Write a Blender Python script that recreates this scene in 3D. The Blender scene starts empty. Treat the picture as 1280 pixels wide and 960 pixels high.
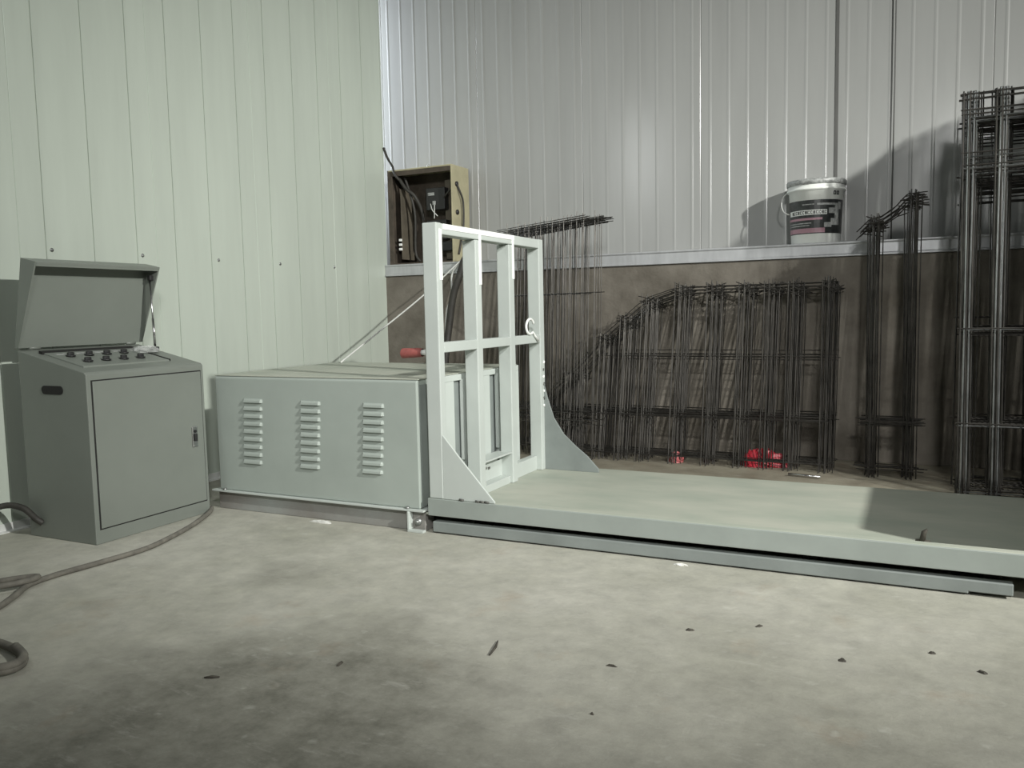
import bpy, math, random
from mathutils import Vector, Matrix
random.seed(7)
S = bpy.context.scene
COL = S.collection

# ------------------------------------------------------------------ camera
YAW, PITCH, ROLL, FPX = 0.45608, 0.08842, -0.020495, 1028.86
cy_, sy_, cp_, sp_ = math.cos(YAW), math.sin(YAW), math.cos(PITCH), math.sin(PITCH)
fw = Vector((-sy_ * cp_, cy_ * cp_, -sp_)); rt = Vector((cy_, sy_, 0)); up = rt.cross(fw)
r2 = math.cos(ROLL) * rt + math.sin(ROLL) * up
u2 = -math.sin(ROLL) * rt + math.cos(ROLL) * up
cam = bpy.data.objects.new('camera', bpy.data.cameras.new('camera')); COL.objects.link(cam)
cam.matrix_world = Matrix(((r2.x, u2.x, -fw.x, 0), (r2.y, u2.y, -fw.y, 0), (r2.z, u2.z, -fw.z, 1.1), (0, 0, 0, 1)))
cam.data.sensor_width = 36; cam.data.lens = FPX / 1280 * 36; cam.data.clip_start = .02
S.camera = cam

# ------------------------------------------------------------------ world, lamps, exposure
w = bpy.data.worlds.new('hall_ambient'); S.world = w; w.use_nodes = True
bg = w.node_tree.nodes['Background']; bg.inputs[0].default_value = (.95, 1.0, .96, 1); bg.inputs[1].default_value = .038
def lamp(name, kind, loc, power, col, size=.2, target=None, size_y=None):
    d = bpy.data.lights.new(name, kind); d.energy = power; d.color = col
    if kind == 'AREA':
        d.size = size
        if size_y: d.shape = 'RECTANGLE'; d.size_y = size_y
    else: d.shadow_soft_size = size
    o = bpy.data.objects.new(name, d); COL.objects.link(o); o.location = loc
    if target: o.rotation_euler = (Vector(target) - Vector(loc)).to_track_quat('-Z', 'Y').to_euler()
    return o
key_l = lamp('assumed_key_lamp', 'SPOT', (5.6, 1.2, 4.60), 3050, (1.0, 1.0, .95), .10, (-1.5, 5.0, 1.0))  # assumed lamp out of view, placed from the direction of the cast shadows
key_l.data.spot_size = math.radians(64); key_l.data.spot_blend = .95
fill_l = lamp('added_fill_lamp', 'SPOT', (.9, -.9, 3.3), 700, (1.0, 1.0, .98), .25, (-1.7, 4.1, 1.1))  # added fill lamp by the camera, brightens the machine faces turned towards it
fill_l.data.spot_size = math.radians(62); fill_l.data.spot_blend = 1.0
lamp('assumed_left_lamp', 'AREA', (-3.7, 1.0, 3.25), 14, (.97, 1.0, 1.0), .12, (-2.1, 6.5, 1.6), 1.2)  # assumed lamp out of view, placed for the highlights on the rear wall
lamp('added_corner_light', 'AREA', (-5.0, 6.36, 3.0), 45, (.86, .92, 1.0), .22, (-3.0, 6.42, 2.9), 2.2)  # added light behind the wall end to brighten the corner; daylight is assumed
vs = S.view_settings
vs.view_transform = 'Standard'; vs.look = 'None'; vs.exposure = 0.19; vs.gamma = 1.0; vs.use_curve_mapping = False

# ------------------------------------------------------------------ materials
def mat(name, col, rough=.5, metal=0.0, var=.08, scale=6.0, bump=0.0, bscale=60.0, spec=.5, col2=None, stretch=(1, 1, 1), alpha=1.0, trans=0.0):
    m = bpy.data.materials.new(name); m.use_nodes = True
    nt = m.node_tree; N = nt.nodes; L = nt.links; b = N['Principled BSDF']
    tc = N.new('ShaderNodeTexCoord'); mp = N.new('ShaderNodeMapping'); mp.inputs['Scale'].default_value = stretch
    geo = N.new('ShaderNodeNewGeometry')
    L.new(geo.outputs['Position'], mp.inputs[0])
    nz = N.new('ShaderNodeTexNoise'); nz.inputs['Scale'].default_value = scale; nz.inputs['Detail'].default_value = 6; nz.inputs['Roughness'].default_value = .6
    L.new(mp.outputs[0], nz.inputs['Vector'])
    rp = N.new('ShaderNodeValToRGB'); rp.color_ramp.elements[0].position = .3; rp.color_ramp.elements[1].position = .7
    c2 = col2 or tuple(min(1, c * (1 + var)) for c in col)
    c1 = col if col2 else tuple(c * (1 - var) for c in col)
    rp.color_ramp.elements[0].color = (*c1, 1); rp.color_ramp.elements[1].color = (*c2, 1)
    L.new(nz.outputs['Fac'], rp.inputs[0]); L.new(rp.outputs[0], b.inputs['Base Color'])
    b.inputs['Roughness'].default_value = rough; b.inputs['Metallic'].default_value = metal
    b.inputs['Specular IOR Level'].default_value = spec
    b.inputs['Alpha'].default_value = alpha; b.inputs['Transmission Weight'].default_value = trans
    if bump:
        n2 = N.new('ShaderNodeTexNoise'); n2.inputs['Scale'].default_value = bscale; n2.inputs['Detail'].default_value = 4
        L.new(mp.outputs[0], n2.inputs['Vector'])
        bp = N.new('ShaderNodeBump'); bp.inputs['Strength'].default_value = bump; bp.inputs['Distance'].default_value = .01
        L.new(n2.outputs['Fac'], bp.inputs['Height']); L.new(bp.outputs[0], b.inputs['Normal'])
    return m

M = {}
M['wall_cream'] = mat('cream_sheet', (.49, .54, .475), .38, var=.05, scale=2.2, stretch=(1, 3, .35), bump=.10, bscale=5)
M['wall_grey'] = mat('grey_sheet', (.34, .345, .335), .22, var=.05, scale=1.5, stretch=(3, 1, .4), bump=.05, bscale=3)
M['dado'] = mat('dado_concrete', (.10, .088, .07), .9, scale=2.5, col2=(.215, .195, .165), bump=.5, bscale=25)
M['ledge'] = mat('galvanised_channel', (.50, .51, .52), .38, metal=.35, var=.12, scale=3, stretch=(4, 1, 1))
M['seam'] = mat('seam_dark', (.10, .10, .095), .6)
M['paint'] = mat('machine_grey_paint', (.50, .54, .51), .42, var=.05, scale=3)
M['cover'] = mat('cover_grey_paint', (.37, .415, .38), .36, var=.06, scale=3)
M['cab'] = mat('cabinet_grey_paint', (.185, .203, .18), .42, var=.05, scale=3)
M['cablid'] = mat('cabinet_lid_paint', (.20, .22, .195), .45, var=.05, scale=3)
M['beam'] = mat('beam_grey_paint', (.225, .25, .24), .45, var=.12, scale=5)
M['lip'] = mat('lip_grey_paint', (.31, .345, .32), .45, var=.08, scale=4)
M['primer'] = mat('base_beam_paint', (.20, .175, .155), .6, scale=2, col2=(.33, .35, .335))
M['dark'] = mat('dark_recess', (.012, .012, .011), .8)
M['black'] = mat('black_plastic', (.02, .02, .02), .45)
M['rubber'] = mat('cable_rubber', (.035, .033, .028), .6, var=.3, scale=20)
M['fcable'] = mat('dusty_cable', (.15, .142, .12), .8, var=.3, scale=20)
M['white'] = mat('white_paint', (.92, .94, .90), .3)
M['wire_white'] = mat('white_cord', (.62, .63, .60), .5)
M['chrome'] = mat('chrome', (.55, .55, .55), .25, metal=1)
M['steel'] = mat('steel_bolt', (.35, .36, .35), .4, metal=.8)
M['wire'] = mat('mesh_wire', (.066, .062, .056), .42, metal=.6, var=.5, scale=9)
M['wire_shiny'] = mat('mesh_wire_zinc', (.42, .43, .43), .33, metal=.9, var=.4, scale=7)
M['red'] = mat('red_plastic', (.34, .018, .03), .4, var=.3, scale=12)
M['pink'] = mat('faded_red_plastic', (.52, .13, .13), .5, var=.3, scale=12)
M['grip'] = mat('red_rubber_grip', (.30, .085, .075), .55, var=.25, scale=30)
M['box_beige'] = mat('electric_box_enamel', (.40, .37, .24), .5, var=.15, scale=6)
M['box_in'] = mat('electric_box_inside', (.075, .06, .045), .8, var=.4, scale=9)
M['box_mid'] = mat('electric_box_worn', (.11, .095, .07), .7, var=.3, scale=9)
M['bucket'] = mat('bucket_white', (.84, .86, .82), .38, var=.05)
M['label_dark'] = mat('label_print_dark', (.03, .033, .032), .35, var=.6, scale=25)
M['label_pink'] = mat('label_print_pink', (.38, .22, .26), .4)
M['label_grey'] = mat('label_print_grey', (.33, .34, .33), .4, var=.5, scale=45)
M['clear'] = mat('clear_film', (.75, .77, .75), .15, alpha=.35)
M['chip'] = mat('scrap_dark', (.05, .045, .035), .8, var=.4, scale=40)
M['film'] = mat('white_scrap', (.7, .7, .66), .5)
M['slit_light'] = mat('painted_slit_light', (.75, .76, .74), .35, metal=.2)
M['weld'] = mat('weld_burn', (.10, .10, .09), .7, var=.5, scale=60)

def concrete():
    m = bpy.data.materials.new('floor_concrete'); m.use_nodes = True
    nt = m.node_tree; N = nt.nodes; L = nt.links; b = N['Principled BSDF']
    pos = N.new('ShaderNodeNewGeometry').outputs['Position']
    def noise(scale, detail=6, rough=.6, vec=pos):
        n = N.new('ShaderNodeTexNoise'); n.inputs['Scale'].default_value = scale; n.inputs['Detail'].default_value = detail
        n.inputs['Roughness'].default_value = rough; L.new(vec, n.inputs['Vector']); return n
    def ramp(fac, a, c, pa, pc):
        r = N.new('ShaderNodeValToRGB'); r.color_ramp.elements[0].position = pa; r.color_ramp.elements[1].position = pc
        r.color_ramp.elements[0].color = (*a, 1); r.color_ramp.elements[1].color = (*c, 1); L.new(fac, r.inputs[0]); return r.outputs[0]
    def mix(fac, a, c, mode='MIX'):
        x = N.new('ShaderNodeMixRGB'); x.blend_type = mode
        if isinstance(fac, float): x.inputs[0].default_value = fac
        else: L.new(fac, x.inputs[0])
        for k, v in ((1, a), (2, c)):
            if isinstance(v, tuple): x.inputs[k].default_value = (*v, 1)
            else: L.new(v, x.inputs[k])
        return x.outputs[0]
    n1 = noise(1.3); base = ramp(n1.outputs['Fac'], (.38, .375, .32), (.52, .51, .455), .35, .68)
    n2 = noise(9, 8, .7); fine = ramp(n2.outputs['Fac'], (.80, .80, .80), (1.12, 1.12, 1.10), .3, .7)
    base = mix(1.0, base, fine, 'MULTIPLY')
    # damp scuffed patches, plus painted shade and light falloff
    nd = noise(2.4, 5); nv = N.new('ShaderNodeVectorMath'); nv.operation = 'SUBTRACT'; L.new(nd.outputs['Color'], nv.inputs[0]); nv.inputs[1].default_value = (.5, .5, .5)
    ns = N.new('ShaderNodeVectorMath'); ns.operation = 'SCALE'; L.new(nv.outputs[0], ns.inputs[0]); ns.inputs['Scale'].default_value = .75
    dp = N.new('ShaderNodeVectorMath'); dp.operation = 'ADD'; L.new(pos, dp.inputs[0]); L.new(ns.outputs[0], dp.inputs[1])
    grain = ramp(noise(5.5, 8, .75).outputs['Fac'], (.12, .117, .094), (.32, .315, .27), .34, .72)
    for (cx, cy, rx, ry, soft, amt) in ((-.1, 1.25, 2.1, 1.85, .95, .75), (-1.62, 1.42, .78, .82, .35, .9), (-2.35, 2.62, .24, .16, .8, .5), (-.35, 1.62, .35, .16, .8, .7), (-1.7, 2.3, .2, .12, .8, .45)):  # first paints falloff near the camera; second is stain with shade painted in
        s1 = N.new('ShaderNodeVectorMath'); s1.operation = 'SUBTRACT'; L.new(dp.outputs[0], s1.inputs[0]); s1.inputs[1].default_value = (cx, cy, 0)
        s2 = N.new('ShaderNodeVectorMath'); s2.operation = 'MULTIPLY'; L.new(s1.outputs[0], s2.inputs[0]); s2.inputs[1].default_value = (1 / rx, 1 / ry, 0)
        ln = N.new('ShaderNodeVectorMath'); ln.operation = 'LENGTH'; L.new(s2.outputs[0], ln.inputs[0])
        mr = N.new('ShaderNodeMapRange'); mr.inputs['From Min'].default_value = 1 + soft * .35; mr.inputs['From Max'].default_value = 1 - soft
        mr.inputs['To Max'].default_value = amt; L.new(ln.outputs['Value'], mr.inputs['Value'])
        base = mix(mr.outputs[0], base, grain)
    # brown dirt trodden in along the foot of the stacked panels
    s1 = N.new('ShaderNodeSeparateXYZ'); L.new(dp.outputs[0], s1.inputs[0])
    mr = N.new('ShaderNodeMapRange'); mr.inputs['From Min'].default_value = 4.35; mr.inputs['From Max'].default_value = 5.0; mr.inputs['To Max'].default_value = .85
    L.new(s1.outputs['Y'], mr.inputs['Value'])
    base = mix(mr.outputs[0], base, ramp(noise(4.0, 6).outputs['Fac'], (.14, .115, .08), (.29, .265, .20), .3, .7))
    # rusty blush and long pale scuffs
    rn = ramp(noise(3.1, 5).outputs['Fac'], (0, 0, 0), (.28, .28, .28), .60, .72)
    base = mix(rn, base, (.33, .245, .17))
    mp2 = N.new('ShaderNodeMapping'); mp2.inputs['Scale'].default_value = (1, 3.2, 1); mp2.inputs['Rotation'].default_value = (0, 0, .5); L.new(pos, mp2.inputs[0])
    sf = ramp(noise(4.6, 9, .78, mp2.outputs[0]).outputs['Fac'], (0, 0, 0), (.5, .5, .5), .56, .70)
    base = mix(sf, base, (.47, .465, .42))
    # pale scrapes
    sc = noise(14, 3, .5); sm = ramp(sc.outputs['Fac'], (0, 0, 0), (.35, .35, .35), .66, .76)
    base = mix(sm, base, (.52, .52, .47))
    L.new(base, b.inputs['Base Color']); b.inputs['Roughness'].default_value = .62; b.inputs['Specular IOR Level'].default_value = .35
    bp = N.new('ShaderNodeBump'); bp.inputs['Strength'].default_value = .25; bp.inputs['Distance'].default_value = .02
    L.new(n2.outputs['Fac'], bp.inputs['Height']); L.new(bp.outputs[0], b.inputs['Normal'])
    return m
M['floor'] = concrete()

def deck_mat():
    m = mat('dusty_deck_paint', (.36, .40, .335), .5, scale=1.6, col2=(.49, .50, .425), stretch=(1.2, 3, 1))
    return m
M['deck'] = deck_mat()

# ------------------------------------------------------------------ mesh helpers
class MB:
    def __init__(s): s.v = []; s.f = []; s.sm = []
    def add(s, vs, fs, smooth=False):
        o = len(s.v); s.v += [tuple(p) for p in vs]; s.f += [tuple(i + o for i in f) for f in fs]; s.sm += [smooth] * len(fs); return s
    def box(s, x0, x1, y0, y1, z0, z1):
        vs = [(x, y, z) for z in (z0, z1) for y in (y0, y1) for x in (x0, x1)]
        return s.add(vs, [(0, 2, 3, 1), (4, 5, 7, 6), (0, 1, 5, 4), (2, 6, 7, 3), (0, 4, 6, 2), (1, 3, 7, 5)])
    def prism(s, poly, a0, a1, axis):
        # poly in the two other axes: axis 'y' -> (x,z); 'x' -> (y,z); 'z' -> (x,y)
        def P(p, a): return {'y': (p[0], a, p[1]), 'x': (a, p[0], p[1]), 'z': (p[0], p[1], a)}[axis]
        n = len(poly); vs = [P(p, a0) for p in poly] + [P(p, a1) for p in poly]
        fs = [tuple(range(n)), tuple(range(2 * n - 1, n - 1, -1))] + [(i, i + n, (i + 1) % n + n, (i + 1) % n) for i in range(n)]
        return s.add(vs, fs)
    def tube(s, pts, r, n=6, caps=True, closed=False):
        pts = [Vector(p) for p in pts]; rings = []; m = len(pts); ref = None
        vs = []; fs = []
        for i, p in enumerate(pts):
            if closed: t = pts[(i + 1) % m] - pts[i - 1]
            else: t = pts[min(i + 1, m - 1)] - pts[max(i - 1, 0)]
            t.normalize()
            if ref is None: ref = Vector((0, 0, 1)) if abs(t.z) < .9 else Vector((1, 0, 0))
            u = t.cross(ref).normalized(); v = u.cross(t).normalized(); ref = v
            rr = r[i] if isinstance(r, (list, tuple)) else r
            for k in range(n):
                a = 2 * math.pi * k / n; vs.append(p + rr * (math.cos(a) * u + math.sin(a) * v))
        segs = m if closed else m - 1
        for i in range(segs):
            j = (i + 1) % m
            for k in range(n): fs.append((i * n + k, i * n + (k + 1) % n, j * n + (k + 1) % n, j * n + k))
        if caps and not closed: fs += [tuple(range(n))[::-1], tuple(range((m - 1) * n, m * n))]
        return s.add(vs, fs, n > 4)
    def lathe(s, prof, cx, cy, n=40):
        vs = []; fs = []; m = len(prof)
        for k in range(n):
            a = 2 * math.pi * k / n
            for r, z in prof: vs.append((cx + r * math.cos(a), cy + r * math.sin(a), z))
        for k in range(n):
            k2 = (k + 1) % n
            for i in range(m - 1): fs.append((k * m + i, k2 * m + i, k2 * m + i + 1, k * m + i + 1))
        return s.add(vs, fs, True)
    def build(s, name, mt, parent=None, bevel=0, seg=2, loc=None, fix=True):
        me = bpy.data.meshes.new(name)
        off = Vector((0, 0, 0))
        if parent:
            q = parent
            while q.parent: q = q.parent
            off = q.location
        elif loc is not None: off = Vector(loc)
        me.from_pydata([tuple(Vector(p) - off) for p in s.v], [], s.f)
        me.polygons.foreach_set('use_smooth', s.sm); me.update()
        if fix:
            import bmesh
            bm = bmesh.new(); bm.from_mesh(me); bmesh.ops.recalc_face_normals(bm, faces=bm.faces); bm.to_mesh(me); bm.free()
        me.materials.append(M[mt] if isinstance(mt, str) else mt)
        o = bpy.data.objects.new(name, me); COL.objects.link(o)
        if parent: o.parent = parent
        else: o.location = off
        if bevel:
            b = o.modifiers.new('bevel', 'BEVEL'); b.width = bevel; b.segments = seg; b.limit_method = 'ANGLE'; b.angle_limit = .6
        return o
def box(name, mt, parent, x0, x1, y0, y1, z0, z1, bevel=.004, **k):
    return MB().box(x0, x1, y0, y1, z0, z1).build(name, mt, parent, bevel, **k)
def tag(o, label=None, cat=None, group=None, kind=None):
    if label: o['label'] = label
    if cat: o['category'] = cat
    if group: o['group'] = group
    if kind: o['kind'] = kind
    return o
def empty(name, loc):
    o = bpy.data.objects.new(name, None); COL.objects.link(o); o.location = loc; o.empty_display_size = .1; return o
def spline(pts, n=10):
    P = [Vector(p) for p in pts]; out = []
    for i in range(len(P) - 1):
        a, b, c, d = P[max(i - 1, 0)], P[i], P[i + 1], P[min(i + 2, len(P) - 1)]
        for k in range(n):
            t = k / n
            out.append(.5 * ((2 * b) + (c - a) * t + (2 * a - 5 * b + 4 * c - d) * t * t + (3 * b - a - 3 * c + d) * t ** 3))
    out.append(P[-1]); return out

# ------------------------------------------------------------------ the hall
XW, YP, YD = -4.265, 6.52, 6.18         # left sheet wall, rear sheet wall, front of the low wall under it
LZ0, LZ1 = 1.43, 1.53                   # ledge on top of the low wall
HT = 4.7
tag(MB().box(-5.6, 4.2, -3, 6.9, -.12, 0).build('floor', 'floor'), kind='structure')

wl = tag(empty('wall_left', (XW, 2, 0)), kind='structure')
def groove_panel(y0, y1, grooves):
    """sheet in the plane x = XW with shallow pressed grooves; profile (y, x) extruded in z, 6 cm thick"""
    prof = [(y0, XW - .004), (y0 + .003, XW)]
    for g in grooves:
        prof += [(g - .0045, XW), (g - .0035, XW - .007), (g + .0035, XW - .007), (g + .0045, XW)]
    prof += [(y1 - .003, XW), (y1, XW - .004)]
    poly = [(x, y) for y, x in prof] + [(XW - .06, y1), (XW - .06, y0)]
    return MB().prism(poly, .035, HT, 'z')
pitch = .885; ys = 2.815 - 5 * pitch
for k in range(12):
    y0 = ys + k * pitch; y1 = min(y0 + pitch, 6.19)
    if y0 >= 6.1: break
    gs = [y for y in (y0 + .1475, y0 + .4425, y0 + .7375) if y < y1 - .03]
    p = groove_panel(y0, y1, gs).build('panel', 'wall_cream', wl)
    for i in range(2):
        pass
    for ysc in (2.995 - .6, 2.995, 3.588, 4.203, 4.81, 5.448):
        if y0 <= ysc < y1:
            s = MB().tube([(XW - .002, ysc, 1.485), (XW + .003, ysc, 1.485)], .011, 8).tube([(XW + .003, ysc, 1.485), (XW + .008, ysc, 1.485)], .006, 6)
            s.build('screw', 'steel', p)
box('end_trim', 'wall_cream', wl, XW - .065, XW + .004, 6.19, 6.20, .035, HT, .002)
tag(MB().prism([(XW - .06, 0), (XW + .035, 0), (XW + .035, .006), (XW + .006, .008), (XW + .006, .045), (XW - .06, .045)], -2.2, 6.17, 'y').build('daylight_strip_left', 'slit_light'), kind='structure')  # bright strip stands in for daylight through the slit under the wall

wb = tag(empty('wall_back', (0, YP, 0)), kind='structure')
box('low_wall', 'dado', wb, -4.5, 4.0, YD, YP + .3, 0, LZ0, .004)
def rib_panel(x0, x1):
    n = 7; st = (x1 - x0) / n
    prof = [(x0, YP + .003), (x0 + .005, YP)]
    for i in range(n):
        c = x0 + st * (i + .5)
        prof += [(c - .013, YP), (c - .007, YP - .0014), (c - .003, YP - .0020), (c + .003, YP - .0020), (c + .007, YP - .0014), (c + .013, YP)]
    prof += [(x1 - .005, YP), (x1, YP + .003)]
    poly = prof + [(x1, YP + .08), (x0, YP + .08)]
    return MB().prism(poly, LZ1 - .05, HT, 'z')
for k in range(-5, 5):
    x0 = -.545 + .98 * k
    rib_panel(x0 + .0005, x0 + .9795).build('panel', 'wall_grey', wb)
# dark joint strip and hanging rod in front of the sheets
box('joint_strip', 'seam', wb, -.553, -.531, YP - .006, YP + .01, LZ1, HT, .001)
MB().tube([(-.167, YP - .02, LZ1), (-.163, YP - .02, 2.6), (-.167, YP - .02, HT)], .005, 6).build('wall_rod', 'seam', wb)
tag(MB().prism([(YD - .02, LZ0), (YP, LZ0), (YP, LZ1), (YD - .02, LZ1), (YD - .02, LZ1 - .012), (YD - .012, LZ1 - .018), (YD - .012, LZ0 + .018), (YD - .02, LZ0 + .012)], XW + .001, 4.0, 'x').build('trim_1', 'ledge', bevel=.003), kind='structure')

# ------------------------------------------------------------------ bending machine
YB = 3.449
mc = tag(empty('fence_bending_machine', (-1.2, 4.1, 0)), 'long grey fence bending machine with louvred motor cover, upright frame and low flat bed', 'machine')
# base under the motor cover
box('base_beam', 'primer', mc, -3.60, -2.20, YB + .012, YB + .10, 0, .104)
box('base_beam', 'primer', mc, -3.60, -2.20, 4.46, 4.55, 0, .104)
box('base_beam', 'primer', mc, -3.60, -3.51, YB + .10, 4.46, 0, .104)
fl = box('base_flange', 'paint', mc, -3.62, -2.19, YB - .022, 4.58, .104, .114, .002)
for bx in (-3.53, -2.29):
    MB().tube([(bx, YB - .010, .113), (bx, YB - .010, .124)], .011, 6).build('bolt', 'steel', fl)
# cover: sheet with folded top edge
cv = MB().prism([(YB, .115), (YB, .757), (YB + .010, .768), (4.57, .768), (4.58, .758), (4.58, .115)], -3.575, -2.222, 'x').build('motor_cover', 'cover', mc, .005)
box('top_sheet', 'deck', cv, -3.578, -2.215, YB + .004, 4.583, .768, .772, .001)
def louvre_mesh(x0, x1, z):
    b = MB(); pr = [(0, .013), (-.006, .010), (-.011, .003), (-.0125, -.006), (-.0125, -.009), (0, -.009)]
    e = .010; n = len(pr); vs = []
    for x, k in ((x0, 0.0), (x0 + e, 1), (x1 - e, 1), (x1, 0.0)):
        for (dy, dz) in pr: vs.append((x, YB + dy * k - .0005, z + dz))
    fs = []
    for r in range(3):
        for i in range(n - 1): fs.append((r * n + i, r * n + i + 1, (r + 1) * n + i + 1, (r + 1) * n + i))
    return b.add(vs, fs)
for c, (xa, xb) in enumerate(((-3.375, -3.237), (-2.97, -2.835), (-2.56, -2.428))):
    for i in range(9):
        louvre_mesh(xa - .0025 * i + .01, xb - .0025 * i + .01, .632 - .043 * i).build('louvre', 'cover', cv)
# end panel behind the frame with two open slots
ep = MB()
for (ya, yb_) in ((YB + .13, 3.775), (3.865, 4.185), (4.285, 4.57)): ep.box(-2.215, -2.195, ya, yb_, .115, .735)
ep.box(-2.215, -2.195, YB + .13, 4.57, .735, .768)
ep.build('end_panel', 'paint', mc, .003)
box('end_recess', 'beam', mc, -2.221, -2.216, YB + .02, 4.56, .12, .74, 0)
for ye in (3.78, 4.19):
    box('slot_edge', 'paint', mc, -2.205, -2.185, ye + .072, ye + .09, .30, .74, .002)
# bed
dk = box('deck_plate', 'deck', mc, -2.19, 1.75, YB + .004, 4.83, .092, .101, .002)
box('front_lip', 'lip', mc, -2.172, 1.75, YB - .006, YB + .004, .090, .177, .003)
box('front_lip_flange', 'deck', mc, -2.172, 1.75, YB + .004, YB + .05, .172, .178, .002)
MB().prism([(-2.15, .007), (.20, .007), (.20, .015), (.345, .015), (.345, .060), (-2.15, .060)], YB, YB + .05, 'y').build('front_beam', 'beam', mc, .004)
box('rear_beam', 'beam', mc, -2.15, 1.7, 4.72, 4.80, 0, .074)
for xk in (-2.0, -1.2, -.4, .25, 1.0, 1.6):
    box('cross_bearer', 'dark', mc, xk, xk + .06, YB + .06, 4.72, .0, .092)  # near-black colour stands in for the shade under the bed
# bracket with bolt at the joint of the two bases
br = MB().box(-2.283, -2.19, YB - .03, YB - .0, 0, .012).box(-2.283, -2.272, YB - .03, YB + .01, .012, .104).build('joint_bracket', 'paint', mc, .002)
MB().tube([(-2.235, YB + .02, .05), (-2.235, YB - .004, .05)], .018, 6).tube([(-2.235, YB - .002, .05), (-2.235, YB - .016, .05)], .010, 8).build('bolt', 'steel', br)
# upright frame
XA, XB = -2.163, -2.083
ZT = 1.535
posts = ((YB, 3.500, .178), (3.842, 3.905, .101), (4.24, 4.305, .101), (4.655, 4.72, .101))
for (a, b, z0) in posts:
    box('post', 'paint', mc, XA, XB, a, b, z0, ZT if a in (YB, 4.655) else ZT - .058, .005)
tr = box('top_rail', 'paint', mc, XA + .004, XB, 3.500, 4.655, ZT - .056, ZT - .002, .005)
mr_ = box('middle_rail', 'paint', mc, XB - .056, XB - .001, 3.500, 4.655, .902, .953, .004)
# light on the upper frame edges, painted as white strips
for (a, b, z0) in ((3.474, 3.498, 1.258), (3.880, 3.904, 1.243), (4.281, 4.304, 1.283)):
    box('lit_strip', 'white', mc, XB - .001, XB + .003, a, b, z0, ZT - .03, .001)
box('lit_strip', 'white', mc, XB - .001, XB + .003, 3.515, 4.31, ZT - .030, ZT - .003, .001)
# gussets
MB().prism([(-2.083, .178), (-1.80, .178), (-1.80, .186), (-1.876, .268), (-1.996, .40), (-2.083, .50)], YB + .002, YB + .014, 'y').build('gusset', 'paint', mc, .002)
MB().prism([(-2.083, .101), (-1.725, .101), (-1.728, .125), (-1.80, .20), (-1.88, .262), (-1.955, .33), (-2.02, .43), (-2.06, .55), (-2.083, .64)], 4.700, 4.712, 'y').build('gusset', 'beam', mc, .002)  # far gusset takes a darker colour in place of its shade
# lower cross parts between the two middle posts
box('lower_shelf', 'paint', mc, -2.19, -2.09, 3.905, 4.24, .276, .286, .002)
box('lower_plate', 'paint', mc, -2.165, -2.155, 3.905, 4.24, .145, .276, .002)
box('foot_rail', 'paint', mc, -2.17, -2.10, 3.905, 4.24, .101, .145, .003)
box('foot_rail', 'paint', mc, -2.17, -2.12, 4.305, 4.655, .101, .19, .003)
for (wx, wy, wz) in ((-2.153, 3.99, .215), (-2.153, 4.03, .222), (-2.153, 4.07, .217), (-2.153, 4.19, .25)):
    MB().box(wx, wx + .003, wy - .012, wy + .012, wz - .007, wz + .007).build('weld_mark', 'weld', mc, .002)
for wx in (-1.98, -1.89, -1.865, -1.84):
    MB().tube([(wx - .012, YB - .002, .183), (wx + .012, YB - .002, .181)], .006, 6).build('weld_mark', 'weld', mc)
for i in range(7):
    MB().tube([(XB + .001, 4.70 + random.uniform(-.01, .01), .50 + i * .045), (XB + .001, 4.70 + random.uniform(-.01, .01), .515 + i * .045)], .006, 6).build('weld_mark', 'weld' if i % 2 else 'white', mc)
# handle bar with red grip
hd = MB().tube([(-2.15, 3.49, .905), (-2.24, 3.49, .902)], .014, 12).build('handle', 'wire_white', mc)
gp = MB().tube([(-2.205, 3.49, .903), (-2.225, 3.49, .9025), (-2.315, 3.49, .899), (-2.322, 3.49, .899)], [.021, .024, .026, .0255], 14, caps=False).build('grip', 'grip', hd)
MB().tube([(-2.3225, 3.49, .899), (-2.312, 3.49, .899)], .014, 12).build('grip_bore', 'dark', hd)
# wire ring tied at the far end of the middle rail
ring = [(XB + .004, 4.50 + .055 * math.cos(a), 1.005 + .045 * math.sin(a)) for a in [math.radians(20 + 290 * i / 22) for i in range(23)]]
ring = [(XB + .006, 4.60, .925)] + ring[::-1] if False else ring + [(XB + .006, 4.56, .95), (XB + .01, 4.61, .915)]
MB().tube(ring, .0075, 7).build('wire_ring', 'white', mc)
# unseen second cover, added beyond the view to cast shade on the bed
c2 = MB().prism([(YB + .06, .101), (YB + .06, .75), (YB + .07, .76), (4.57, .76), (4.58, .75), (4.58, .101)], .645, 1.7, 'x').build('motor_cover', 'cover', mc, .005)  # added unseen cover that shades the bed, not the machine's motor cover
# marks left on the bed
tag(MB().tube([(.045, 3.755, .112), (.05, 3.752, .150), (.062, 3.75, .165)], [.014, .011, .004], 6).tube([(.02, 3.76, .108), (.075, 3.745, .112)], .009, 6).build('tie_scrap', 'chip', loc=(.05, 3.755, .1)), 'twisted dark scrap standing on the pale machine bed', 'scrap')

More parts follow.
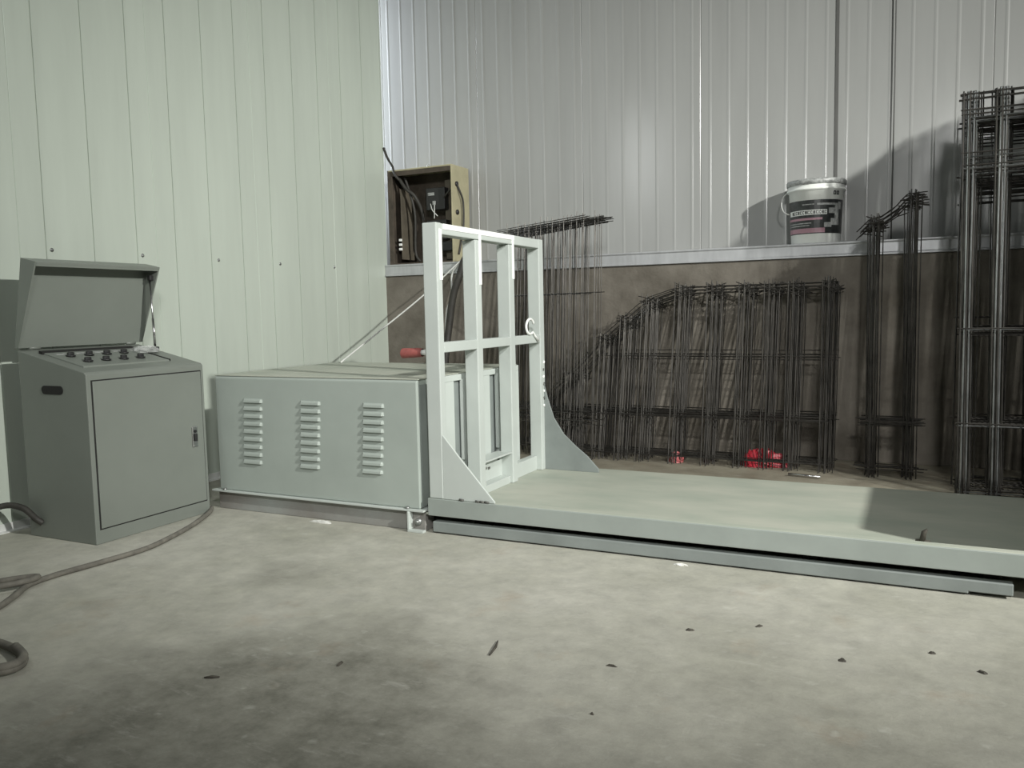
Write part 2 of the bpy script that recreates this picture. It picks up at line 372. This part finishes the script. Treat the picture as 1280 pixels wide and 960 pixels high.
# ------------------------------------------------------------------ control cabinet
CX0, CX1, CY0, CY1 = -4.072, -3.571, 2.637, 3.362
cb = tag(empty('control_cabinet', (-3.82, 3.0, 0)), 'grey steel control desk with its lid propped open over a panel of buttons', 'cabinet')
ZF, ZB = .835, .953
body = MB().prism([(CX0, 0), (CX1, 0), (CX1, ZF), (CX1 - .012, ZF + .012), (CX0, ZB)], CY0, CY1, 'y').build('body', 'cab', cb, .004)
box('door_seal', 'dark', cb, CX1 - .001, CX1 + .0015, 2.661, 3.343, .070, .808, 0)
dr = box('door', 'cab', cb, CX1, CX1 + .007, 2.667, 3.337, .076, .802, .003)
lp = box('latch', 'chrome', dr, CX1 + .006, CX1 + .013, 3.252, 3.290, .387, .502, .004)
box('latch_handle', 'black', dr, CX1 + .012, CX1 + .024, 3.262, 3.280, .42, .462, .004)
MB().tube([(CX1 + .012, 3.271, .475), (CX1 + .018, 3.271, .475)], .008, 10).build('latch_lock', 'dark', dr)
def stadium(x0, x1, zc, r, sl=0):
    pts = []
    for k in range(9):
        a = math.pi / 2 + math.pi * k / 8; pts.append((x0 + r + r * math.cos(a), zc + r * math.sin(a)))
    for k in range(9):
        a = -math.pi / 2 + math.pi * k / 8; pts.append((x1 - r + r * math.cos(a), zc + r * math.sin(a)))
    return pts
MB().prism(stadium(-3.902, -3.742, .757, .021), CY0 - .003, CY0 + .002, 'y').build('hand_slot', 'dark', cb)
# sloping console under the lid
def top_z(x): return ZB + (x - CX0) / (CX1 - .012 - CX0) * (ZF + .012 - ZB)
def slab(x0, x1, y0, y1, h0, h1):
    b = MB(); vs = [(x, y, top_z(x) + h) for h in (h0, h1) for y in (y0, y1) for x in (x0, x1)]
    return b.add(vs, [(0, 2, 3, 1), (4, 5, 7, 6), (0, 1, 5, 4), (2, 6, 7, 3), (0, 4, 6, 2), (1, 3, 7, 5)])
con = slab(-3.965, -3.665, 2.70, 3.22, -.002, .008).build('console_panel', 'cablid', cb, .003)
slab(-3.985, -3.957, 2.69, 3.235, -.001, .014).build('console_gap', 'dark', cb)
slab(-3.957, -3.67, 3.222, 3.232, -.001, .010).build('console_gap', 'dark', cb)
for i, (kx, ky) in enumerate([(-3.86, 2.775 + .105 * j) for j in range(4)] + [(-3.745, 2.785 + .105 * j) for j in range(4)]):
    z = top_z(kx) + .008
    kb = MB().lathe([(0, z), (.024, z), (.024, z + .006), (.017, z + .008), (.017, z + .020), (.013, z + .023), (0, z + .023)], kx, ky, 16).build('button', 'black', con)
for i in range(5):
    ky = 2.73 + .11 * i
    slab(-3.925, -3.905, ky, ky + .055, .008, .0095).build('legend_plate', 'label_grey', con)
# lid: wedge-shaped shallow box, hinged at the back, leaning forward
H0 = Vector((CX0 - .006, ZB + .010)); BT = Vector((-3.982, 1.412)); FT = Vector((-3.872, 1.389)); HF = Vector((CX0 + .022, ZB + .012))
LY0, LY1 = 2.628, 3.371
t = .008
lid = MB()
# back sheet, top lip, two wedge sides
lid.prism([tuple(H0), tuple(BT), (BT.x + .010, BT.y - .003), (H0.x + .010, H0.y)], LY0 + t, LY1 - t, 'y')
lid.prism([tuple(BT), tuple(FT), (FT.x - .002, FT.y - .010), (BT.x + .006, BT.y - .010)], LY0 + t, LY1 - t, 'y')
for a in (LY0, LY1 - t): lid.prism([tuple(H0), tuple(BT), tuple(FT), tuple(HF)], a, a + t, 'y')
lo = lid.build('lid', 'cablid', cb)
# inner return flange at the free edge
MB().prism([(FT.x - .001, FT.y - .001), (FT.x - .006, FT.y - .022), (FT.x - .009, FT.y - .022), (FT.x - .006, FT.y)], LY0 + t, LY1 - t, 'y').build('lid_flange', 'cablid', lo)
for hy in (2.70, 3.28): MB().tube([(CX0 - .002, hy, ZB + .008), (CX0 - .002, hy + .06, ZB + .008)], .009, 8).build('hinge', 'cab', lo)
MB().tube([(-3.93, 3.345, 1.33), (-3.905, 3.335, .94)], .0045, 8).tube([(-3.915, 3.339, 1.10), (-3.905, 3.335, .94)], .0065, 8).build('stay_rod', 'chrome', cb)
box('stay_bracket', 'black', cb, -3.922, -3.888, 3.318, 3.35, top_z(-3.905) - .004, top_z(-3.905) + .022, .003)
box('stay_bracket', 'black', cb, -3.942, -3.918, 3.338, 3.363, 1.315, 1.345, .003)
# clear film left on the console
def crumple(name, mt, cx, cy, cz, rx, ry, rz, seed, n=14, m=9, amp=.35):
    rnd = random.Random(seed); ph = [rnd.uniform(0, 6.28) for _ in range(8)]; b = MB(); vs = []; fs = []
    for j in range(m + 1):
        v = math.pi / 2 * (1 - j / m)
        for i in range(n):
            u = 2 * math.pi * i / n
            k = 1 + amp * (.4 * math.sin(3 * u + ph[0] + 2 * v) + .3 * math.sin(5 * u + ph[1] - 3 * v) + rnd.uniform(-.35, .35))
            vs.append((cx + rx * k * math.cos(u) * math.cos(v), cy + ry * k * math.sin(u) * math.cos(v), cz + max(0, rz * (.9 + .3 * math.sin(4 * u + ph[2]) * math.cos(v) + amp * rnd.uniform(-.5, .5)) * math.sin(v))))
    for j in range(m):
        for i in range(n): fs.append((j * n + i, j * n + (i + 1) % n, (j + 1) * n + (i + 1) % n, (j + 1) * n + i))
    fs.append(tuple(range(m * n, m * n + n)))
    b.add(vs, fs)
    return b.build(name, mt, loc=(cx, cy, cz))
zf = top_z(-3.87)
tag(crumple('plastic_film', 'clear', -3.87, 3.225, zf + .004, .075, .075, .035, 5), 'crumpled clear plastic film lying on the cabinet console', 'plastic film')

# ------------------------------------------------------------------ electric box on the ledge
eb = tag(empty('electric_box', (-3.9, 6.35, LZ1)), 'open beige electric box with dark breakers standing on the wall ledge', 'electric box')
EX0, EX1, EY0, EY1, EZ0, EZ1 = -4.235, -3.577, 6.205, 6.505, LZ1, 2.36
box('side_panel', 'box_beige', eb, EX1 - .012, EX1, EY0, EY1, EZ0, EZ1, .003)
box('side_panel', 'box_in', eb, EX0, EX0 + .012, EY0, EY1, EZ0, EZ1, .003)
box('top_panel', 'box_beige', eb, EX0 + .012, EX1 - .012, EY0, EY1, EZ1 - .014, EZ1, .003)
box('bottom_panel', 'box_in', eb, EX0 + .012, EX1 - .012, EY0, EY1, EZ0, EZ0 + .014, .003)
box('back_plate', 'box_in', eb, EX0 + .012, EX1 - .012, EY1 - .015, EY1, EZ0 + .014, EZ1 - .014, .002)
box('front_rim', 'box_in', eb, EX0 + .012, EX1 - .012, EY0, EY0 + .012, EZ1 - .055, EZ1 - .014, .002)
box('front_rim', 'box_in', eb, EX0 + .012, EX0 + .05, EY0, EY0 + .012, EZ0 + .014, EZ1 - .055, .002)
box('inner_divider', 'box_mid', eb, EX0 + .09, EX0 + .10, EY0 + .06, EY1 - .02, EZ0 + .05, EZ1 - .16, .002)
MB().box(EX1 - .17, EX1 - .03, EY0 + .17, EY0 + .18, EZ0 + .04, EZ1 - .10).build('mounting_plate', 'box_mid', eb, .002)
for (bx, bz, bw, bh) in ((-3.90, 2.06, .19, .19), (-3.90, 1.80, .20, .17), (-3.86, 1.70, .26, .08)):
    bk = box('breaker', 'black', eb, bx, bx + bw, EY0 + .10, EY0 + .17, bz - .06, bz - .06 + bh, .005)
    box('breaker_label', 'label_grey', bk, bx + .02, bx + .085, EY0 + .097, EY0 + .101, bz + .065, bz + .09, 0)
    box('breaker_toggle', 'label_grey', bk, bx + .075, bx + .10, EY0 + .08, EY0 + .10, bz - .02, bz + .015, .003)
for i in range(3):
    box('terminal', 'white', eb, EX0 + .07, EX0 + .10, EY0 + .045, EY0 + .06, 1.66 + i * .04, 1.682 + i * .04, .003)
for pts, r, mt in (([(-4.16, 6.25, 2.32), (-4.08, 6.26, 2.20), (-4.0, 6.29, 2.12), (-3.97, 6.36, 1.95), (-3.99, 6.38, 1.7)], .016, 'rubber'),
                   ([(-4.10, 6.28, 2.30), (-4.02, 6.30, 2.0), (-4.04, 6.33, 1.65), (-4.0, 6.34, 1.56)], .012, 'rubber'),
                   ([(-3.72, 6.31, 2.10), (-3.66, 6.27, 2.13), (-3.60, 6.25, 2.17)], .009, 'rubber'),
                   ([(-3.84, 6.28, 2.05), (-3.81, 6.26, 1.99), (-3.77, 6.28, 1.94)], .004, 'wire_white'),
                   ([(-3.80, 6.28, 2.04), (-3.79, 6.26, 1.98), (-3.80, 6.27, 1.92)], .004, 'wire_white')):
    MB().tube(spline(pts, 6), r, 7).build('inner_wire', mt, eb)
MB().tube(spline([(EX1 + .004, 6.28, 2.20), (EX1 + .022, 6.30, 2.14), (EX1 + .03, 6.34, 2.05), (EX1 + .028, 6.34, 1.85), (EX1 + .018, 6.30, 1.68), (EX1 + .008, 6.28, 1.60)], 6), .009, 7).build('side_cable', 'rubber', eb)
for z in (2.20, 1.96): MB().tube([(EX1 - .002, 6.28, z), (EX1 + .012, 6.28, z)], .022, 8).build('cable_gland', 'black', eb)
MB().tube([(-3.87, 6.30, EZ1), (-3.87, 6.30, EZ1 + .02), (-3.86, 6.295, EZ1 + .035)], .008, 6).build('wing_nut', 'steel', eb)

# loose cables
def cable(name, pts, r, mt, label, cat='cable', n=8):
    P = spline(pts, n); return tag(MB().tube(P, r, 8).build(name, mt, loc=P[0]), label, cat)
cable('supply_cable', [(-4.255, 6.195, 2.56), (-4.22, 6.195, 2.47), (-4.17, 6.195, 2.39), (-4.15, 6.19, 2.33), (-4.12, 6.22, 2.27)], .011, 'rubber', 'thin black supply cable dropping into the electric box from the corner')
cable('power_cable', [(-3.43, 6.21, 1.56), (-3.42, 6.12, 1.545), (-3.455, 6.09, 1.42), (-3.52, 6.08, 1.24), (-3.56, 6.08, 1.03), (-3.585, 6.06, .82), (-3.60, 6.0, .5), (-3.6, 5.8, .035)], .03, 'rubber', 'thick black cable hanging below the electric box behind the frame')
cable('hanging_cable', [(-3.41, 6.22, 1.56), (-3.42, 6.13, 1.55), (-3.49, 6.10, 1.49), (-3.54, 6.10, 1.41), (-3.545, 6.10, 1.24), (-3.60, 6.10, 1.10), (-3.625, 6.10, .83), (-3.64, 6.05, .5), (-3.66, 5.7, .01)], .009, 'wire_white', 'thin white cord hanging in a curve from the electric box')
cable('tie_line', [(-3.50, 4.50, .776), (-3.495, 4.95, .97), (-3.48, 5.55, 1.24), (-3.46, 6.13, 1.54)], .006, 'wire_white', 'taut white line running from the motor cover to the electric box', 'cord')

cable('floor_cable', [(-3.60, 3.40, .013), (-3.52, 3.30, .013), (-3.40, 3.08, .013), (-3.31, 2.85, .013), (-3.258, 2.65, .013), (-3.27, 2.42, .013), (-3.29, 2.22, .013), (-3.27, 2.09, .013), (-3.19, 1.98, .013), (-3.12, 1.84, .013), (-3.2, 1.70, .013), (-3.42, 1.72, .013), (-3.5, 1.9, .013), (-3.38, 2.06, .028), (-3.28, 2.14, .034), (-3.27, 2.05, .034), (-3.35, 1.93, .034), (-3.5, 1.8, .02)], .0125, 'fcable', 'dusty dark cable running along the floor from the cabinet into a coil')
lp_ = [(-2.775 + .265 * math.cos(a) , 1.545 + .10 * math.sin(a * 1.0) , .014 + .001 * i) for i, a in enumerate([math.radians(-150 + 30 * i) for i in range(20)])]
cable('coiled_cable', lp_, .014, 'fcable', 'loop of dusty dark cable on the floor at the left edge')
cable('cabinet_cable', [(-4.05, 1.95, .02), (-4.17, 2.2, .06), (-4.20, 2.45, .13), (-4.15, 2.56, .165), (-4.06, 2.60, .15), (-3.99, 2.615, .10), (-3.965, 2.634, .075)], .016, 'rubber', 'black cable bending into the side of the control cabinet')

# ------------------------------------------------------------------ bucket on the ledge
BX, BY = -.657, 6.345
bk = tag(empty('paint_bucket', (BX, BY, LZ1)), 'white plastic paint bucket with a dark printed label on the wall ledge', 'bucket')
z0 = LZ1; zt = 1.985
def br_(z): return .166 + (z - z0) / (zt - z0) * .022
MB().lathe([(0, z0 + .004), (.155, z0), (.166, z0 + .008), (br_(1.90), 1.90), (.199, 1.902), (.199, 1.915), (.190, 1.918), (.191, 1.945), (0, 1.945)], BX, BY, 48).build('pail', 'bucket', bk)
MB().lathe([(.191, 1.938), (.202, 1.942), (.204, 1.968), (.198, 1.976), (.190, 1.978), (.186, 1.970), (0, 1.966)], BX, BY, 48).build('lid', 'label_grey', bk)
def patch(a0, a1, za, zb, h, n=14):
    vs = []; fs = []
    for i in range(n + 1):
        a = math.radians(a0 + (a1 - a0) * i / n)
        for z, hh in ((za, h), (zb, h), (zb, h - .002), (za, h - .002)):
            r = br_(z) + hh; vs.append((BX + r * math.cos(a), BY + r * math.sin(a), z))
    for i in range(n):
        for k in range(4): fs.append((i * 4 + k, (i + 1) * 4 + k, (i + 1) * 4 + (k + 1) % 4, i * 4 + (k + 1) % 4))
    fs += [(0, 1, 2, 3), (n * 4 + 3, n * 4 + 2, n * 4 + 1, n * 4)]
    return MB().add(vs, fs)
# facing angle of the camera seen from the bucket is about -84 degrees
A = -84
lb = patch(A - 100, A + 92, 1.598, 1.83, .0015, 30).build('label', 'label_dark', bk)
patch(A - 72, A + 24, 1.728, 1.762, .003).build('label_text_band', 'bucket', lb)
for i in range(14):
    a = A - 60 + i * 6
    for (o, za, zb) in ((0, 1.733, 1.757), (2.2, 1.733, 1.740), (2.2, 1.750, 1.757)) if i % 3 else ((0, 1.733, 1.757), (2.4, 1.733, 1.757), (1.2, 1.744, 1.747)):
        patch(a + o, a + o + (1.4 if o == 0 else 2.2), za, zb, .004, 2).build('label_glyph', 'label_dark', lb)
patch(A - 80, A + 14, 1.692, 1.707, .003).build('label_stripe', 'label_pink', lb)
patch(A - 80, A - 10, 1.668, 1.674, .003).build('label_stripe', 'label_grey', lb)
patch(A - 80, A - 14, 1.652, 1.658, .003).build('label_stripe', 'label_grey', lb)
patch(A - 82, A + 20, 1.604, 1.636, .003).build('label_stripe', 'label_pink', lb)
patch(A + 2, A + 52, 1.792, 1.806, .003).build('label_stripe', 'label_grey', lb)
patch(A - 30, A - 4, 1.797, 1.803, .003).build('label_stripe', 'label_grey', lb)
for (a, za, zb, wd) in ((28, 1.735, 1.772, 22), (44, 1.70, 1.79, 12), (34, 1.655, 1.70, 24), (18, 1.64, 1.672, 18), (54, 1.765, 1.815, 9)):
    patch(A + a, A + a + wd, za, zb, .003, 5).build('label_picture', 'label_grey', lb)
for i in range(2):
    a = A + 38 + i * 9
    patch(a, a + 7, 1.862, 1.868, .003, 3).build('logo_mark', 'label_dark', bk)
    patch(a, a + 2.2, 1.862, 1.886, .003, 2).build('logo_mark', 'label_dark', bk)
    patch(a + 4.8, a + 7, 1.862, 1.886, .003, 2).build('logo_mark', 'label_dark', bk)
    patch(a + 1, a + 6, 1.882, 1.890, .003, 3).build('logo_mark', 'label_dark', bk)
bail = [(BX - .195 - .028 * math.sin(math.pi * t), BY - .02 - .09 * t, 1.90 - .15 * math.sin(math.pi * t * .62)) for t in [i / 12 for i in range(13)]]
bail = spline([(BX - .200, BY - .02, 1.905), (BX - .222, BY - .05, 1.87), (BX - .225, BY - .08, 1.81), (BX - .205, BY - .10, 1.765), (BX - .168, BY - .115, 1.742)], 6)
MB().tube(bail, .004, 6).build('wire_handle', 'wire_white', bk)
tag(crumple('plastic_scrap', 'film', BX - .02, BY - .06, 1.972, .075, .06, .022, 11), 'crumpled pale plastic scrap on top of the paint bucket', 'plastic')

# ------------------------------------------------------------------ wire mesh fence panels
def mesh_panel(xs, topf, hz, y0, lean, skew, jit, label, group, r=.0034, mt='wire', seed=0, double=.035, tips=.04, over=.045, tops=(0, .028), knots=0):
    """fence panel standing on the floor; xs = upright wire positions, topf(x) = height, lean = metres back per metre of height"""
    rnd = random.Random(seed)
    xc = (xs[0] + xs[-1]) / 2; dx = rnd.uniform(-jit, jit); tl = rnd.uniform(-.012, .012)
    def P(x, z): return (x + dx + tl * z, y0 + lean * z + skew * (x - xc), z)
    root = tag(empty('wire_mesh_panel', P(xc, 0)), label, 'mesh panel', group)
    v = MB(); h = MB()
    for x in xs:
        for d in ((-double / 2, double / 2) if double else (0,)):
            zt_ = topf(x) + rnd.uniform(.3, 1) * over
            xx = x + d + rnd.uniform(-.004, .004)
            v.tube([P(xx, .004), P(xx + rnd.uniform(-.004, .004), zt_ * .5), P(xx, zt_)], r, 4)
    # arched top wires
    for k in tops:
        n = 24; x0, x1 = xs[0] - tips * rnd.uniform(.5, 1.3), xs[-1] + tips * rnd.uniform(.5, 1.3)
        pts = [P(x0 + (x1 - x0) * i / n, topf(x0 + (x1 - x0) * i / n) - k) for i in range(n + 1)]
        h.tube(pts, r, 4)
    # short wire ends crossing at each joint of the top edge
    for x in xs:
        for q in range(knots):
            zz = topf(x) - rnd.uniform(-.01, .04); a = rnd.uniform(-.5, .5); l = rnd.uniform(.03, .07)
            h.tube([P(x - l * math.cos(a), zz - l * math.sin(a)), P(x + l * math.cos(a), zz + l * math.sin(a))], r, 4)
    for z in hz:
        z = z + rnd.uniform(-.012, .012)
        ok = [x for x in xs if topf(x) > z + .03]
        if len(ok) >= 2:
            h.tube([P(ok[0] - tips * rnd.uniform(.4, 1.2), z), P(ok[-1] + tips * rnd.uniform(.4, 1.2), z)], r, 4)
    tag(v.build('upright_wires', mt, root, fix=False), kind='stuff'); tag(h.build('cross_wires', mt, root, fix=False), kind='stuff')
    return root
def prof(tab):
    def f(x):
        if x <= tab[0][0]: return tab[0][1]
        for (a, b), (c, d) in zip(tab, tab[1:]):
            if x <= c: return b + (d - b) * (x - a) / (c - a)
        return tab[-1][1]
    return f
def rng(a, b, n): return [a + (b - a) * i / (n - 1) for i in range(n)]
# narrow straight panels behind the upright frame
for k in range(12):
    mesh_panel(rng(-2.84, -2.17, 7), prof([(-3, 1.735 - .008 * (k % 5)), (-2.1, 1.775 - .004 * (k % 5))]), (.08, .25, .34, 1.22 - .03 * (k % 4)) if k % 4 == 0 else (.08, .29, .36), 5.62 + .024 * k, .075, -.33, .07,
               ('foremost ' if k == 0 else '') + 'narrow straight mesh panel in the bundle behind the upright frame' + ('' if k == 0 else ', behind the foremost'), 'narrow mesh panels behind the frame', seed=100 + k, double=0, r=.0030, tips=.085, over=.05, tops=(0, .014, .03))
# low arched panels along the low wall
tabB = [(-2.62, .36), (-2.30, .62), (-2.05, .90), (-1.74, 1.17), (-1.5, 1.245), (-.4, 1.25)]
for k in range(12):
    sh = .022 * (k % 3)
    mesh_panel([-2.56, -2.30, -2.05, -1.90, -1.74, -1.50, -1.27, -1.05, -.88, -.72, -.50], prof([(a, b - sh) for a, b in tabB]), (.06, .33, .37, .74 + .01 * (k % 5)) if k % 2 else (.06, .35), 5.62 + .022 * k, .20, 0.0, .036,
               ('foremost ' if k == 0 else '') + 'low arched mesh panel in the wide stack on the low wall' + ('' if k == 0 else ', behind the foremost'), 'low arched mesh panels', seed=200 + k, r=.0031, tops=(0,), knots=2)
# taller arched panels beside them
tabC = [(-.34, 1.56), (-.27, 1.63), (-.20, 1.645), (-.12, 1.70), (-.06, 1.77), (.1, 1.78)]
for k in range(10):
    mesh_panel([-.235, -.02], prof([(a, b - .016 * (k % 5)) for a, b in tabC]), (.06, .33, .36) if k % 2 else (.06, .35), 5.60 + .022 * k, .07, 0.0, .028,
               ('foremost ' if k == 0 else '') + 'medium height mesh panel with rising top right of the low stack' + ('' if k == 0 else ', behind the foremost'), 'medium height mesh panels', seed=300 + k, r=.0034, double=.03, tips=.08, tops=(0,), knots=2)
# tall panels at the right edge, their tops rising beyond the picture
tabD = [(.1, 2.215), (.62, 2.225), (.68, 2.42), (.81, 2.49), (1.14, 2.60), (2.2, 2.75)]
for k in range(17):
    s = .010 * (k % 5) - .02 + .0012 * k
    mesh_panel([.262 + s, .415 + s, .60 + s] + [.70 + s + .1 * i for i in range(13)], prof([(a, b + .0062 * k) for a, b in tabD]), (.05, .42, .95 - .012 * (k % 4), 1.84 - .010 * k, 1.90 - .010 * k, 2.10, 2.14 - .008 * k), 5.13 + .031 * k, .04, 0.02, .014,
               ('foremost ' if k == 0 else '') + 'tall wire mesh panel in the deep stack at the right edge' + ('' if k == 0 else ', behind the foremost'), 'tall mesh panels', seed=400 + k, r=.0040, mt='wire_shiny' if k in (1, 4) else 'wire', double=.026, tips=.03, over=.02)
mesh_panel([.215, .45], prof([(0, 2.15)]), (1.83, 1.0, .4), 5.56, .05, 0, .0, 'single dark mesh offcut standing just left of the tall panels', None, seed=499, r=.005, double=0, tips=.02, over=.02)

# ------------------------------------------------------------------ small things at the foot of the panels and on the floor
tag(crumple('red_bag', 'red', -.935, 5.80, 0, .17, .08, .12, 21, 18, 8, .28), 'crumpled bright red plastic bag behind the wire mesh panels', 'bag')
tag(crumple('red_rag', 'pink', -1.52, 5.74, 0, .05, .04, .08, 23, 14, 8, .3), 'small faded red scrap at the foot of the low mesh stack', 'rag')
tag(MB().tube([(-.72, 5.50, .012), (-.52, 5.46, .014)], .008, 6).build('steel_rod_offcut', 'chrome', loc=(-.62, 5.48, 0)), 'short bright steel rod lying at the foot of the mesh panels', 'rod')
rnd = random.Random(3)
def chip(x, y, sx, sy, ang):
    pts = []
    for i in range(7):
        a = 2 * math.pi * i / 7; k = rnd.uniform(.6, 1.1)
        px, py = sx * k * math.cos(a), sy * k * math.sin(a)
        pts.append((x + px * math.cos(ang) - py * math.sin(ang), y + px * math.sin(ang) + py * math.cos(ang)))
    b = MB(); n = 7
    vs = [(p[0], p[1], 0) for p in pts] + [(x + (p[0] - x) * .5, y + (p[1] - y) * .5, .005 * rnd.uniform(.7, 1.4)) for p in pts]
    b.add(vs, [tuple(range(n))[::-1], tuple(range(n, 2 * n))] + [(i, (i + 1) % n, (i + 1) % n + n, i + n) for i in range(n)])
    return b.build('floor_scrap', 'chip', loc=(x, y, 0))
for (x, y, sx, sy, an) in ((-.669, 2.71, .02, .012, .3), (-.462, 2.837, .018, .008, .9), (-.182, 2.654, .014, .014, 1.2), (.068, 2.82, .014, .008, .2), (.2, 2.727, .016, .012, -.4), (-.82, 2.333, .022, .006, .1), (-.77, 2.024, .008, .006, 0), (-1.612, 2.01, .008, .022, .1)):
    tag(chip(x, y, sx, sy, an), 'tiny dark scrap lying on the bare concrete floor', 'scrap', 'tiny scraps on the concrete floor')
tag(MB().tube([(-1.204, 2.251, .004), (-1.214, 2.312, .005), (-1.231, 2.362, .004)], [.003, .005, .002], 6).build('twig', 'chip', loc=(-1.22, 2.31, 0)), 'thin dark twig lying alone in the middle of the floor', 'twig')
tag(MB().tube([(-1.93, 1.757, .004), (-1.91, 1.769, .005), (-1.89, 1.78, .004)], [.002, .005, .002], 6).build('bark_sliver', 'chip', loc=(-1.91, 1.77, 0)), 'dark sliver lying on the stained patch of floor', 'sliver')
tag(crumple('white_flake', 'film', -.884, 3.405, 0, .03, .012, .008, 31, 10, 4, .4), 'small white flake at the foot of the machine front beam', 'flake')
tag(crumple('foil_scrap', 'film', -2.82, 3.41, 0, .07, .02, .012, 33, 12, 4, .4), 'pale crumpled scrap on the floor in front of the motor cover', 'scrap')
